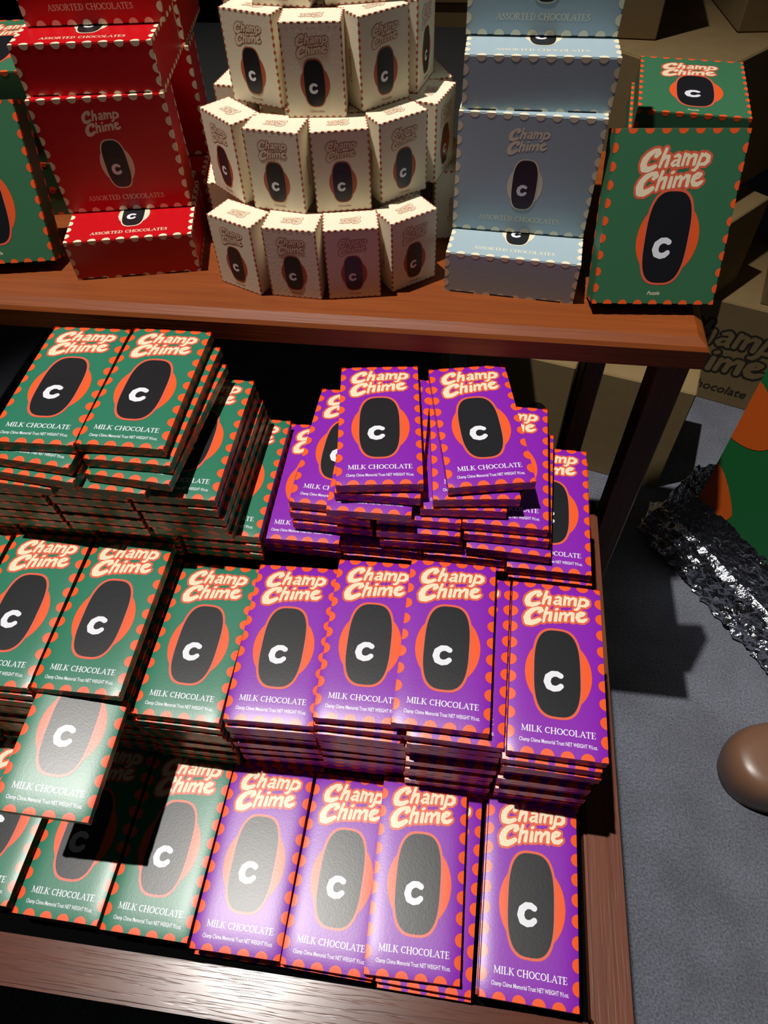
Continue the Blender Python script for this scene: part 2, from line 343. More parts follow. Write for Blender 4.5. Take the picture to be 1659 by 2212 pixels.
# chocolate bar: 82 x 165 x 12.4 mm, wrapped top gently pillowed
BW, BL, BT = 82.0, 165.0, 12.4
def puff(x, y):
    a, b = abs(2 * x / BW - 1), abs(2 * y / BL - 1); return -0.0013 * a ** 6 - 0.0020 * b ** 6
def pnorm(x, y):
    e = 0.2; gx = (puff(x + e, y) - puff(x - e, y)) / (2 * e / 1000); gy = (puff(x, y + e) - puff(x, y - e)) / (2 * e / 1000)
    return Vector((-gx, -gy, 1)).normalized()
GX = [0.8, 2, 4, 7, 11, 16, 23, 32, 41, 50, 59, 66, 71, 75, 78, 80, 81.2]; GY = [0.8, 2, 4, 7, 11, 16, 24, 36, 52, 70, 95, 113, 129, 141, 149, 154, 158, 161, 163, 164.2]
def bar_body():
    X = [0.] + GX + [BW]; Y = [0.] + GY + [BL]; vv, ff, nn = [], [], []
    for y in Y:
        for x in X: vv.append(((x - BW / 2) / 1000, (y - BL / 2) / 1000, BT / 1000 + puff(x, y))); nn.append(pnorm(x, y))
    nx, ny = len(X), len(Y)
    for j in range(ny - 1):
        for i in range(nx - 1): a = j * nx + i; ff.append([a, a + 1, a + 1 + nx, a + nx])
    def wall(idx, n):
        k = len(vv)
        for i in idx: vv.append(vv[i]); nn.append(n)
        for i in idx: vv.append((vv[i][0], vv[i][1], 0.0)); nn.append(n)
        m = len(idx)
        for i in range(m - 1): ff.append([k + i, k + m + i, k + m + i + 1, k + i + 1])
    wall(list(range(nx))[::1], Vector((0, -1, 0))); wall([(ny - 1) * nx + i for i in range(nx)][::-1], Vector((0, 1, 0)))
    wall([j * nx for j in range(ny)][::-1], Vector((-1, 0, 0))); wall([j * nx + nx - 1 for j in range(ny)], Vector((1, 0, 0)))
    k = len(vv)
    for x, y in ((-1, -1), (1, -1), (1, 1), (-1, 1)): vv.append((x * BW / 2000, y * BL / 2000, 0)); nn.append(Vector((0, 0, -1)))
    ff.append([k + 3, k + 2, k + 1, k])
    me = bpy.data.meshes.new('chocolate_bar'); me.from_pydata(vv, [], ff)
    me.polygons.foreach_set('use_smooth', [True] * len(ff)); me.normals_split_custom_set_from_vertices(nn); me.update(); return me
def bar_faces():
    w, l, t = BW / 2000, BL / 2000, BT - 1.4
    top = Face((-w, -l, BT / 1000), (1, 0, 0), (0, 1, 0), BW, BL, puff)
    fr = Face((-w, -l, 0), (1, 0, 0), (0, 0, 1), BW, t); bk = Face((w, l, 0), (-1, 0, 0), (0, 0, 1), BW, t)
    lf = Face((-w, l, 0), (0, -1, 0), (0, 0, 1), BL, t); rt = Face((w, -l, 0), (0, 1, 0), (0, 0, 1), BL, t)
    return top, fr, bk, lf, rt
BARMESH = {}
def bar_meshes(kind):
    top, fr, bk, lf, rt = bar_faces()
    body = bar_body(); body.materials.append(M[kind])
    it = edge_dots(top, 0, 5.7, M['orange'], (5, 10), rin=5.5)
    for f in (fr, bk): it += edge_dots(f, 0, 4.6, M['orange'], (5, 1), rin=3.6, n=12)
    for f in (lf, rt): it += edge_dots(f, 0, 4.6, M['orange'], (10, 1), rin=3.6, n=12)
    g = (GX, GY)
    dots = print_mesh('dotted_border', it, g, pnorm)
    logo = print_mesh('printed_logo', logo_items(top, 10, BL - 5.5, 62, M['cream'], M['halo']), g, pnorm)
    emb = print_mesh('oval_emblem', mascot_badge(top, 42, BL - 91, 1.0, M['orange']), g, pnorm)
    txt = print_mesh('printed_lettering', [(top, put(SER_MILK, 61.5, 11, BL - 146.8), M['white'], 1), (top, put(TY_SMALL, 64, 9.5, BL - 155.4, 100), M['white'], 1)], g, pnorm)
    return dict(body=body, dots=dots, logo=logo, emb=emb, txt=txt)
for k in ('green', 'purple'): BARMESH[k] = bar_meshes(k)
PROTO = {}
def bar(kind, x, y, ztop, yaw, label, group, full=True, tilt=0):
    """place one chocolate bar; full = its printed top shows"""
    key = (kind, full)
    if key not in PROTO:
        r = link(kind and 'chocolate_bar', BARMESH[kind]['body'])
        parts = [('dotted_border', 'dots')] + ([('printed_logo', 'logo'), ('oval_emblem', 'emb'), ('printed_lettering', 'txt')] if full else [])
        for n, m in parts: link(n, BARMESH[kind][m], r)
        PROTO[key] = r
    else:
        s = PROTO[key]; r = s.copy(); C.objects.link(r)
        for ch in list(s.children): c = ch.copy(); C.objects.link(c); c.parent = r
    r.location = (x, y, ztop + EYE - BT / 1000); r.rotation_euler = (tilt, 0, R(yaw))
    return tag(r, label, 'chocolate bar', group)

# ------------------------------------------------------------------ setting
FL = -EYE
fo = box('floor', -4, 4, -2.5, 4.5, -0.05, 0.0, M['carpet']); struct(fo)
w = box('wall_back', -4, 4, 3.4, 3.5, 0, 3.6, M['wallm']); struct(w)
w = box('wall_left', -2.2, -2.1, -2.5, 3.4, 0, 3.6, M['wallm']); struct(w)

# lower table: recessed display top framed by rails
def ZR(z): return z + EYE
lt = empty('display_table', (-0.40, 0.40, 0)); tag(lt, 'low red-brown wooden display table holding the piles of chocolate bars', 'table')
def child_box(name, x0, x1, y0, y1, z0, z1, m, parent, bev=0.0, seg=1):
    o = box(name, x0, x1, y0, y1, z0, z1, m, None, bev, seg)
    o.parent = parent; o.matrix_parent_inverse = Matrix.Translation(-Vector(parent.location)); return o
def mitre_rail(name, pts, z0, z1, m, parent, bev=0.003):
    bm = bmesh.new(); a = [bm.verts.new((x, y, z0)) for x, y in pts]; b = [bm.verts.new((x, y, z1)) for x, y in pts]
    bm.faces.new(a[::-1]); bm.faces.new(b)
    for i in range(4): bm.faces.new([a[i], a[(i + 1) % 4], b[(i + 1) % 4], b[i]])
    bmesh.ops.bevel(bm, geom=bm.edges[:], offset=bev, segments=2, affect='EDGES'); bm.normal_update()
    me = bpy.data.meshes.new(name); bm.to_mesh(me); bm.free(); o = link(name, me, None, [m])
    o.parent = parent; o.matrix_parent_inverse = Matrix.Translation(-Vector(parent.location)); return o
X0, X1, Y0, Y1 = -0.98, 0.192, -0.001, 0.62; rw, rs = 0.0395, 0.036; zt = ZR(-0.741)
mitre_rail('front_rail', [(X0, Y0), (X1, Y0), (X1 - rs, Y0 + rw), (X0 + rs, Y0 + rw)], zt - 0.030, zt, M['woodx'], lt)
mitre_rail('right_rail', [(X1, Y0), (X1, Y1), (X1 - rs, Y1 - rw), (X1 - rs, Y0 + rw)], zt - 0.030, zt, M['woody'], lt)
mitre_rail('back_rail', [(X1, Y1), (X0, Y1), (X0 + rs, Y1 - rw), (X1 - rs, Y1 - rw)], zt - 0.030, zt, M['woodx'], lt)
mitre_rail('left_rail', [(X0, Y1), (X0, Y0), (X0 + rs, Y0 + rw), (X0 + rs, Y1 - rw)], zt - 0.030, zt, M['woody'], lt)
child_box('inlay_panel', X0 + 0.02, X1 - 0.02, Y0 + 0.02, Y1 - 0.02, ZR(-0.763), ZR(-0.7552), M['tray'], lt)
for x in (X0 + 0.03, X1 - 0.075):
    for y in (Y0 + 0.06, Y1 - 0.10): child_box('leg', x, x + 0.045, y, y + 0.045, 0, zt - 0.030, M['woodz'], lt, 0.003)

# upper table behind
ut = empty('display_table', (-0.40, 0.80, 0)); tag(ut, 'higher red-brown wooden table at the back carrying cartons and gift boxes', 'table')
US = 0.45 / 0.42                 # size of everything on the upper table
zs = ZR(-0.45); UX0, UX1, UY0, UY1 = -1.12, 0.2415, 0.588, 1.00
bm = bmesh.new(); prof = [(0.0, -0.010), (0.003, -0.006), (0.012, 0.0)]     # chamfered edge all round
rings = []
for (d, z) in [(0.0, -0.032)] + prof:
    rings.append([bm.verts.new((x, y, zs + z)) for x, y in ((UX0 + d, UY0 + d), (UX1 - d, UY0 + d), (UX1 - d, UY1 - d), (UX0 + d, UY1 - d))])
for a, b in zip(rings[:-1], rings[1:]):
    for i in range(4): bm.faces.new([a[i], a[(i + 1) % 4], b[(i + 1) % 4], b[i]])
bm.faces.new(rings[-1]); bm.faces.new(rings[0][::-1]); bm.normal_update()
me = bpy.data.meshes.new('tabletop'); bm.to_mesh(me); bm.free(); o = link('tabletop', me, None, [M['woodt']]); o.parent = ut; o.matrix_parent_inverse = Matrix.Translation(-Vector(ut.location))
for x in (UX0 + 0.006, UX1 - 0.041):
    for y in (UY0 + 0.012, UY1 - 0.05): child_box('leg', x, x + 0.034, y, y + 0.034, 0, zs - 0.032, M['woodz'], ut, 0.002)
child_box('apron', UX0 + 0.04, UX1 - 0.045, UY1 - 0.045, UY1 - 0.025, zs - 0.09, zs - 0.032, M['woodx'], ut)

# black table added behind; it blocks the spotlight so the carpet there stays dark
shade_table = empty('display_table', (-0.60, 1.30, 0)); tag(shade_table, 'black table added behind the red gift boxes and the tower to shade the carpet', 'table')
child_box('tabletop', -1.25, 0.02, 1.02, 1.60, ZR(-0.53), ZR(-0.50), M['riser'], shade_table, 0.003)
for x in (-1.22, -0.03):
    for y in (1.05, 1.53): child_box('leg', x, x + 0.035, y, y + 0.035, 0, ZR(-0.53), M['riser'], shade_table, 0.002)

# risers under the back rows of bars
rg = box('display_riser', -0.535, -0.200, 0.400, 0.555, ZR(-0.7550), ZR(-0.6030), M['riser'], None, 0.002); tag(rg, 'black riser block hidden under the rear green piles', 'riser')
rp = box('display_riser', -0.198, 0.146, 0.408, 0.570, ZR(-0.7550), ZR(-0.6030), M['riser'], None, 0.002); tag(rp, 'black riser block hidden under the rear purple piles', 'riser')

# ------------------------------------------------------------------ chocolate bars
ORD = ['top', 'second', 'third', 'fourth', 'fifth', 'sixth', 'seventh', 'eighth', 'ninth', 'tenth', 'eleventh', 'twelfth', 'thirteenth', 'fourteenth', 'fifteenth', 'sixteenth']
def pile(kind, desc, poses, n, zbase, group):
    """poses: explicit (x, y, yaw) from the top down, the rest follow the last one; bars are evenly spaced down to zbase"""
    ztop = poses[0][3] if len(poses[0]) > 3 else None
    pitch = (ztop - zbase) / n
    for i in range(n):
        p = poses[i] if i < len(poses) else None
        if p is None:
            q = poses[-1]; p = (q[0] + random.uniform(-.0011, .0011), q[1] + random.uniform(-.003, .003), q[2] + random.uniform(-.4, .4))
        z = ztop - pitch * i
        z = min(z, ztop - pitch * i) if i else ztop
        lab = ('%s bar lying on top of the %s' if i == 0 else '%s bar, ' + (ORD[i] if i < 16 else 'lowest') + ' from the top, in the %s') % (kind, desc)
        o = bar(kind, p[0], p[1], z, p[2], lab, group, full=(i < max(2, len(poses))))
        if desc.startswith('second green') and i == 1:      # the bar pulled far out of this pile sags a little
            o.rotation_euler = (R(2.6), R(7.0), R(p[2])); o.location.z -= .0050; o['label'] = 'green bar pulled far out of the second green middle-row pile, overhanging the front row'
ZI = -0.7551; GM, PM = 'green bars in the middle row', 'purple bars in the middle row'
pile('purple', 'leftmost purple middle-row pile', [(-.1492, .2951, 1.9, -.597)], 12, ZI, PM)
pile('purple', 'second purple middle-row pile from the left', [(-.0664, .3002, 1.4, -.582), (-.0650, .2975, 0.2)], 13, ZI, PM)
pile('purple', 'third purple middle-row pile from the left', [(.0051, .2965, -.1, -.5655), (.0195, .2913, -.9), (.0179, .2904, .6), (.0175, .291, 0)], 14, ZI, PM)
pile('purple', 'right-end purple middle-row pile', [(.1035, .2868, -.8, -.573), (.1015, .2837, -1.2), (.1040, .2821, -1.6), (.1035, .286, -.6)], 14, ZI, PM)
pile('green', 'green middle-row pile beside the purple ones', [(-.2335, .2917, .2, -.604)], 12, ZI, GM)
pile('green', 'second green middle-row pile from the purple ones', [(-.3205, .2946, .8, -.576), (-.3195, .196, 1.0), (-.3185, .2935, 0.4)], 14, ZI, GM)
pile('green', 'third green middle-row pile from the purple ones', [(-.4060, .2917, 1.6, -.576), (-.405, .29, .6)], 14, ZI, GM)
pile('green', 'green middle-row pile cut by the left edge', [(-.4925, .2847, 2.0, -.576), (-.4915, .287, .6)], 14, ZI, GM)
GF, PF = 'green bars in the front row', 'purple bars in the front row'
pile('green', 'front-row green pile cut by the left edge', [(-.5035, .137, -.2, -.7175)], 3, ZI, GF)
pile('green', 'front-row green pile half hidden at the left', [(-.4172, .1394, -.2, -.7175)], 3, ZI, GF)
pile('green', 'front-row green pile shaded by the overhanging bar', [(-.3275, .135, -.4, -.7175)], 3, ZI, GF)
pile('green', 'front-row green pile next to the purple bars', [(-.2420, .1325, -.4, -.7175)], 3, ZI, GF)
pile('purple', 'leftmost purple front-row pile', [(-.1578, .1292, .2, -.7175)], 3, ZI, PF)
pile('purple', 'second purple front-row pile from the left', [(-.0735, .1272, -.8, -.7175)], 3, ZI, PF)
pile('purple', 'third purple front-row pile from the left', [(-.0021, .1295, 1.0, -.7045), (.0112, .1251, -1.0), (.0115, .122, -.4)], 4, ZI, PF)
pile('purple', 'right-end purple front-row pile', [(.0990, .1246, -1.2, -.7020)], 4, ZI, PF)
# rear pyramids, layer by layer
def layers(kind, spec, group, desc):
    for li, (z, row) in enumerate(spec):
        n = len(row)
        for k, p in enumerate(row):
            pos = ['left', 'right'] if n == 2 else ['left', 'middle', 'right'] if n == 3 else ['left-end', 'second from left', 'third from left', 'right-end']
            lab = '%s bar, %s, in the %s layer of the rear %s pyramid' % (kind, pos[k], ORD[li], kind)
            bar(kind, p[0], p[1], z, p[2], lab, group, full=(len(p) > 3 or li < 1))
F_ = 1
layers('purple', [
 (-.4940, [(-.0807, .4930, 7.6, F_), (.0179, .5031, 11.6, F_)]),
 (-.5072, [(-.0741, .4908, 1.3, F_), (.0120, .4960, 6.7, F_)]),
 (-.5204, [(-.0812, .4799, 1.1, F_), (.0049, .4927, 3.5, F_)]),
 (-.5340, [(-.1196, .4948, -1.2, F_), (-.0334, .4863, 1.0), (.0515, .4885, -.4, F_)]),
 (-.5475, [(-.1190, .4916, -1.8, F_), (-.0332, .4803, 1.0), (.0545, .4850, -.6, F_)]),
 (-.5610, [(-.1185, .4897, -.9), (-.0300, .4790, 1.0), (.0600, .4774, -2.0, F_)]),
 (-.5764, [(-.1545, .4786, .8, F_), (-.0690, .4780, 0.), (.0155, .4770, 0., F_), (.1000, .4700, -.9, F_)]),
 (-.5896, [(-.1510, .4784, -1.0), (-.0670, .4760, 0.), (.0165, .4740, -.6, F_), (.1035, .4670, -1.3, F_)]),
], 'purple bars in the rear pyramid', '')
layers('green', [
 (-.4470, [(-.3870, .4690, 2.0, F_), (-.3026, .4738, 1.0, F_)]),
 (-.4598, [(-.3815, .4570, -3.8, F_), (-.2956, .4669, -.3, F_)]),
 (-.4726, [(-.3790, .4510, -4.3, F_), (-.2925, .4578, -3.0, F_)]),
 (-.4854, [(-.4080, .4500, -2.6, F_), (-.3210, .4530, -1.0, F_)]),
 (-.4982, [(-.4340, .4560, 0., F_), (-.3480, .4590, 0.), (-.2632, .4607, 1.0, F_)]),
 (-.5110, [(-.4335, .4560, .5), (-.3478, .4590, .3), (-.2620, .4595, .2)]),
 (-.5238, [(-.4300, .4565, 0.), (-.3440, .4590, -.2), (-.2580, .4590, .3)]),
 (-.5366, [(-.4290, .4560, .3), (-.3430, .4570, .2), (-.2570, .4585, -.3)]),
 (-.5494, [(-.4270, .4560, .3), (-.3410, .4570, 0.), (-.2550, .4600, .1)]),
 (-.5622, [(-.4920, .4600, 0.), (-.4060, .4610, 0.), (-.3195, .4640, 0.), (-.2333, .4680, .9, F_)]),
 (-.5750, [(-.4910, .4600, 0.), (-.4050, .4610, .3), (-.3185, .4640, 0.), (-.2320, .4665, .2)]),
 (-.5878, [(-.4910, .4600, 0.), (-.4050, .4600, 0.), (-.3180, .4620, .2), (-.2310, .4650, -.2)]),
], 'green bars in the rear pyramid', '')

# ------------------------------------------------------------------ cartons of assorted chocolates, puzzles, small boxes
def carton_faces(w, h, d):
    a, b = w / 2000, d / 2000; H = h / 1000
    return dict(front=Face((-a, -b, 0), (1, 0, 0), (0, 0, 1), w, h), back=Face((a, b, 0), (-1, 0, 0), (0, 0, 1), w, h),
                left=Face((-a, b, 0), (0, -1, 0), (0, 0, 1), d, h), right=Face((a, -b, 0), (0, 1, 0), (0, 0, 1), d, h),
                top=Face((-a, -b, H), (1, 0, 0), (0, 1, 0), w, d), bottom=Face((-a, b, 0), (1, 0, 0), (0, -1, 0), w, d))
def carton_body(name, w, h, d, m, bev):
    bm = bmesh.new(); box_bm(bm, -w / 2000, w / 2000, -d / 2000, d / 2000, 0, h / 1000, bev / 1000, 2); bm.normal_update()
    me = bpy.data.meshes.new(name); bm.to_mesh(me); bm.free(); me.materials.append(m); return me
KIT = {}
def kit(kind):
    if kind in KIT: return KIT[kind]
    if kind in ('red', 'blue'):
        w, h, d = 128, 108.5, 43.6; F = carton_faces(w, h, d); body = carton_body('gift_box', w, h, d, M[kind], 0.8); D = M['dotcream']
        it = []
        for n, f in F.items():
            nu, nv = max(2, round(f.w / 14.2)), max(2, round(f.h / 12.2))
            it += edge_dots(f, 0, 4.3, D, (nu, nv), rin=4.3)
        f = F['front']
        logo = [(f, put(LG_FILL, 37, 45, h - 9.5), D, 1)]
        emb = mascot_badge(f, 65.5, 47, 0.56, D)
        tx = [(f, put(SER_ASSORT, 78, 25, 11.2), D, 1)]
        slot_shades = [(F['bottom'], ([(a, 0.2), (a + 24, 0.2), (a + 24, 2.4), (a, 2.4)], [[0, 1, 2, 3]]), M['slotshade'], 3) for a in (6, 46, 92)]  # flat dark strips: the shade in the tuck flap gaps, painted on
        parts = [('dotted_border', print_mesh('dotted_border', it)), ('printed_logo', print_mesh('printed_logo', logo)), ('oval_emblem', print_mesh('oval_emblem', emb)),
                 ('printed_lettering', print_mesh('printed_lettering', tx)), ] + [('tuck_slot_shade', print_mesh('tuck_slot_shade', [q])) for q in slot_shades]
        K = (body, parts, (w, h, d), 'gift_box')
    elif kind == 'puzzle':
        w, h, d = 115.8, 150.7, 30.0; F = carton_faces(w, h, d); body = carton_body('puzzle_box', w, h, d, M['green2'], 0.7); it = []
        for n, f in F.items(): it += edge_dots(f, 0, 4.2, M['orange'], (max(2, round(f.w / 14.6)), max(2, round(f.h / 14.6))), rin=4.2)
        f = F['front']; k = 0.92
        parts = [('dotted_border', print_mesh('dotted_border', it)), ('printed_logo', print_mesh('printed_logo', logo_items(f, 24, h - 13, 62, M['cream'], M['halo']))),
                 ('oval_emblem', print_mesh('oval_emblem', mascot_badge(f, 61, 60.5, 0.98, M['orange']))), ('printed_lettering', print_mesh('printed_lettering', [(f, put(TY_PUZZLE, 12, 51, 9), M['cream'], 1)]))]
        K = (body, parts, (w, h, d), 'puzzle_box')
    else:
        w, h, d = 52, 73, 33; F = carton_faces(w, h, d); body = carton_body('chocolate_box', w, h, d, M['ivory'], 0.5); it = []
        for n, f in F.items(): it += edge_dots(f, 0, 1.55, M['rust'], (max(2, round(f.w / 5.6)), max(2, round(f.h / 5.6))), rin=1.55, n=12)
        f, t = F['front'], F['top']
        parts = [('dotted_border', print_mesh('dotted_border', it)),
                 ('printed_logo', print_mesh('printed_logo', logo_items(f, 12.5, h - 7.5, 28, M['ivoryfill'], M['rustline'], thin=True) + logo_items(t, 36, 9.5, 20, M['ivoryfill'], M['rustline'], thin=True, rot=math.pi))),
                 ('oval_emblem', print_mesh('oval_emblem', mascot_badge(f, 26.5, 27.5, 0.44, M['rust']))),
                 ('printed_lettering', print_mesh('printed_lettering', [(f, put(TY_CHOC, 12, 20.5, 4.2), M['rustline'], 1)]))] + [('printed_lettering', print_mesh('printed_lettering', [(F[q], put(TY_CHOC, 26, 19, 20, rot=math.pi / 2), M['rustline'], 1)])) for q in ('left', 'right')]
        K = (body, parts, (w, h, d), 'chocolate_box')
    KIT[kind] = K + ([None],); return KIT[kind]
def place(kind, loc, yaw, label, cat, group, lying=False, tilt=0, size=1.0):
    """loc: the middle of the lower front edge (standing) or of the lower front edge (lying, face up)"""
    body, parts, (w, h, d), nm, proto = kit(kind)
    if proto[0] is None:
        r = link(nm, body)
        for n, me in parts: link(n, me, r)
        proto[0] = r
    else:
        s = proto[0]; r = s.copy(); C.objects.link(r)
        for ch in list(s.children): c = ch.copy(); C.objects.link(c); c.parent = r
    rot = Matrix.Rotation(R(yaw), 4, 'Z')
    if lying: m = Matrix.Translation(Vector((0, 0, d / 2000))) @ Matrix.Rotation(-math.pi / 2, 4, 'X')
    else: m = Matrix.Rotation(-R(tilt), 4, 'X') @ Matrix.Translation((0, d / 2000, 0))
    r.matrix_world = Matrix.Translation(Vector((loc[0] * US, loc[1] * US, loc[2] * US + EYE))) @ rot @ m @ Matrix.Scale(US * size, 4)
    return tag(r, label, cat, group)
def lay_z(): return 0
G1, G2 = 'red gift boxes stacked at left', 'pale blue gift boxes stacked at right'
def stack4(kind, rows, group, where):
    names = ['lowest, lying flat', 'second up, standing upright', 'third up, lying flat', 'fourth up, standing upright', 'fifth up, lying flat', 'uppermost, standing upright']
    z = -0.42 + 0.0004
    for i, (x, y, yaw) in enumerate(rows):
        place(kind, (x, y, z), yaw, '%s gift box with cream dots, %s, %s' % ('red' if kind == 'red' else 'pale blue', names[i], where), 'gift box', group, lying=(i % 2 == 0), tilt=0)
        z += (0.0438 if i % 2 == 0 else 0.1087)
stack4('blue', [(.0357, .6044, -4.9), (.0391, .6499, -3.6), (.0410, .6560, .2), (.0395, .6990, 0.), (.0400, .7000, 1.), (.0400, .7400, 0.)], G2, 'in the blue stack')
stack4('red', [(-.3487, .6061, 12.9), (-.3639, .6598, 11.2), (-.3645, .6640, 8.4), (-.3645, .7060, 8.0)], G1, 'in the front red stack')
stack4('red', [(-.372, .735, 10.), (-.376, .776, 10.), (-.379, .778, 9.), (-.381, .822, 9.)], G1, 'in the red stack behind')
# puzzles
PZ = 'puzzle boxes'
place('puzzle', (.1712, .5889, -.4080), 4.5, 'green puzzle box leaning back at the right end of the upper table', 'puzzle box', None, tilt=23.0, size=.973)
place('puzzle', (-.4939, .5966, -.4080), 11.0, 'green puzzle box leaning back at the left edge of the picture', 'puzzle box', None, tilt=23.0, size=.973)
for i in range(3):
    place('puzzle', (.2157 + (0, -.002, .001)[i], .815 + (0, .003, 0)[i], -.4196 + .0302 * i), -6.6, 'green puzzle box lying flat at the right, %s of that pile' % ['lowest', 'middle', 'topmost'][i], 'puzzle box', 'lying puzzle boxes at the right', lying=True)
for i in range(5):
    place('puzzle', (-.512 + (0, .002, -.003, .001, 0)[i], .712, -.4196 + .0302 * i), 10., 'green puzzle box lying flat at the left, %s of that pile' % ['lowest', 'second up', 'third up', 'fourth up', 'topmost'][i], 'puzzle box', 'lying puzzle boxes at the left', lying=True)
# round tower of ivory boxes
CH, TC = 0.0733, 'ivory chocolate boxes in the round tower'
def ring(tier, cx, cy, r, n, a0, desc, skip=()):
    for i in range(n):
        a = a0 + 360.0 * i / n
        if i in skip: continue
        ax, ay = math.cos(R(a)), math.sin(R(a))
        place('ivory', (cx + r * ax, cy + r * ay, -.4196 + CH * tier), a + 90 + random.uniform(-1.5, 1.5), desc(i, a), 'chocolate box', TC)
TN = ['bottom', 'second', 'third', 'fourth']
def side(a):
    a = (a + 360) % 360
    names = ['right', 'back right', 'back right', 'back', 'back left', 'back left', 'left', 'front left', 'front left', 'front', 'front right', 'front right']
    return names[int(((a + 15) % 360) // 30)]
def outer(tier, pts):
    for (x, y, yaw, w_) in pts:
        place('ivory', (x, y, -.4196 + CH * tier), yaw, 'ivory small chocolate box, %s, outer ring of the tower, %s tier' % (w_, TN[tier]), 'chocolate box', TC)
def rim(tier, cx, cy, r, angs, names):
    for a, w_ in zip(angs, names):
        place('ivory', (cx + r * math.cos(R(a)), cy + r * math.sin(R(a)), -.4196 + CH * tier), a + 90, 'ivory small chocolate box, %s, outer ring of the tower, %s tier' % (w_, TN[tier]), 'chocolate box', TC)
outer(0, [(-.2345, .5950, -24.0, 'front left'), (-.1745, .5850, -3.0, 'left of front centre'), (-.1160, .5900, 11.0, 'right of front centre'), (-.0600, .6180, 39.0, 'front right')])
rim(0, -.150, .715, .132, [8, 38, 70, 104, 136, 166, -168], ['right side', 'rear right', 'rear, right of centre', 'rear, left of centre', 'rear left', 'left side', 'left, beside the red boxes'][0:7])
outer(1, [(-.2440, .6430, -41.0, 'front left'), (-.1880, .6170, -7.6, 'left of front centre'), (-.1270, .6220, 13.0, 'right of front centre'), (-.0740, .6530, 40.0, 'front right'), (-.0400, .7050, 74.0, 'right side')])
rim(1, -.150, .720, .112, [24, 60, 98, 136, 172], ['rear right', 'rear, right of centre', 'rear, left of centre', 'rear left', 'left side'])
outer(2, [(-.2100, .6690, -18.0, 'front left'), (-.1500, .6460, 5.0, 'front centre'), (-.0930, .6760, 42.0, 'front right'), (-.0620, .7260, 78.0, 'right side')])
rim(2, -.150, .733, .090, [36, 82, 128, 176], ['rear right', 'rear, right of centre', 'rear left', 'left side'])
outer(3, [(-.1800, .6800, -6.0, 'front left'), (-.1180, .6890, 14.0, 'front right')])
rim(3, -.150, .745, .072, [10, 80, 150, -155], ['right side', 'rear right', 'rear left', 'left side'])
# inner rings carrying the tiers above
def inner(tier, cx, cy, r, angs):
    for i, a in enumerate(angs):
        place('ivory', (cx + r * math.cos(R(a)), cy + r * math.sin(R(a)), -.4196 + CH * tier), a + 90, 'ivory small chocolate box, inner ring of the tower, %s tier, facing %s' % (TN[tier], ['front left', 'front', 'front right', 'right', 'rear', 'left'][i % 6]), 'chocolate box', TC)
inner(0, -.152, .722, .084, [-128, -82, -35, 15, 90, 170])
inner(1, -.150, .722, .068, [-128, -78, -28, 25, 95, 168])
inner(2, -.150, .741, .048, [-115, -35, 55, 145])

# ------------------------------------------------------------------ storage cartons behind
def storage(name_label, corner, yaw, w, d, h, z0, prints=True, logo=(150, None, None), cat='carton', group='kraft cartons stacked behind the tables'):
    """corner: front-left lower corner"""
    r = empty('cardboard_carton', (corner[0], corner[1], z0 + EYE), R(yaw)); tag(r, name_label, cat, group)
    bm = bmesh.new(); box_bm(bm, 0, w, 0, d, 0, h, 0.002, 1); me = bpy.data.meshes.new('carton_body'); bm.normal_update(); bm.to_mesh(me); bm.free()
    link('carton_body', me, r, [M['kraft']])
    bm = bmesh.new(); box_bm(bm, 0.002, w - 0.002, d / 2 - 0.024, d / 2 + 0.024, h, h + 0.0006); me = bpy.data.meshes.new('packing_tape'); bm.to_mesh(me); bm.free(); link('packing_tape', me, r, [M['tape']])
    bm = bmesh.new()
    for y0_, y1_ in ((0.003, d / 2 - 0.001), (d / 2 + 0.001, d - 0.003)): box_bm(bm, 0.003, w - 0.003, y0_, y1_, h - .0005, h + 0.0005)
    me = bpy.data.meshes.new('top_flap'); bm.to_mesh(me); bm.free(); link('top_flap', me, r, [M['kraft']])
    if prints:
        W_, H_ = w * 1000, h * 1000
        f = Face((0, 0, 0), (1, 0, 0), (0, 0, 1), W_, H_)
        lw, lx, ly = logo; lx = W_ / 2 - 100 if lx is None else lx; ly = H_ * 0.62 if ly is None else H_ - ly
        it = [(f, put(LG_THIN, lw, lx, ly), M['kraftink'], 6), (f, put(LG_FILL, lw, lx, ly), M['kraft'], 9), (f, put(TY_CHOC, lw * .55, lx + lw * .35, ly - lw * .78), M['kraftink'], 6)]
        link('printed_logo', print_mesh('printed_logo', it), r)
        it = [(f, ell(W_ - 62, H_ * .45, 26, 46), M['kraftink'], 6), (f, put(CHEST_C, 1.3, W_ - 64, H_ * .42), M['kraft'], 9)]
        link('oval_emblem', print_mesh('oval_emblem', it), r)
    return r
storage('kraft carton on the floor under the upper table, left one', (-.060, 1.274, 0), -14.5, .306, .33, .30, -1.3)
storage('kraft carton on the floor under the upper table, right one, half in shadow', (.248, 1.1985, 0), -14.5, .238, .19, .30, -1.3, prints=False)
storage('kraft carton standing on the carpet at right, lowest of its pile', (.475, 1.524, 0), -19, .56, .34, .29, -1.3, logo=(270, 20, 45))
storage('kraft carton second up in the pile at the right edge', (.672, 1.480, 0), -17, .42, .34, .25, -1.0092, logo=(250, 120, 40))
storage('kraft carton uppermost in the pile at the right edge', (.700, 1.490, 0), -18, .42, .34, .24, -.758, prints=False)
def fr(x, y, w, yaw): return (x - w * math.cos(R(yaw)), y - w * math.sin(R(yaw)), 0)
storage('kraft carton behind the lying puzzle boxes, under the wide-topped one', fr(.505, 1.43, .16, -42), -42, .16, .19, .208, -1.0092, prints=False)
storage('kraft carton behind the lying puzzle boxes with wide lit top', fr(.366, 1.38, .50, -42), -42, .50, .52, .296, -.799, prints=False)
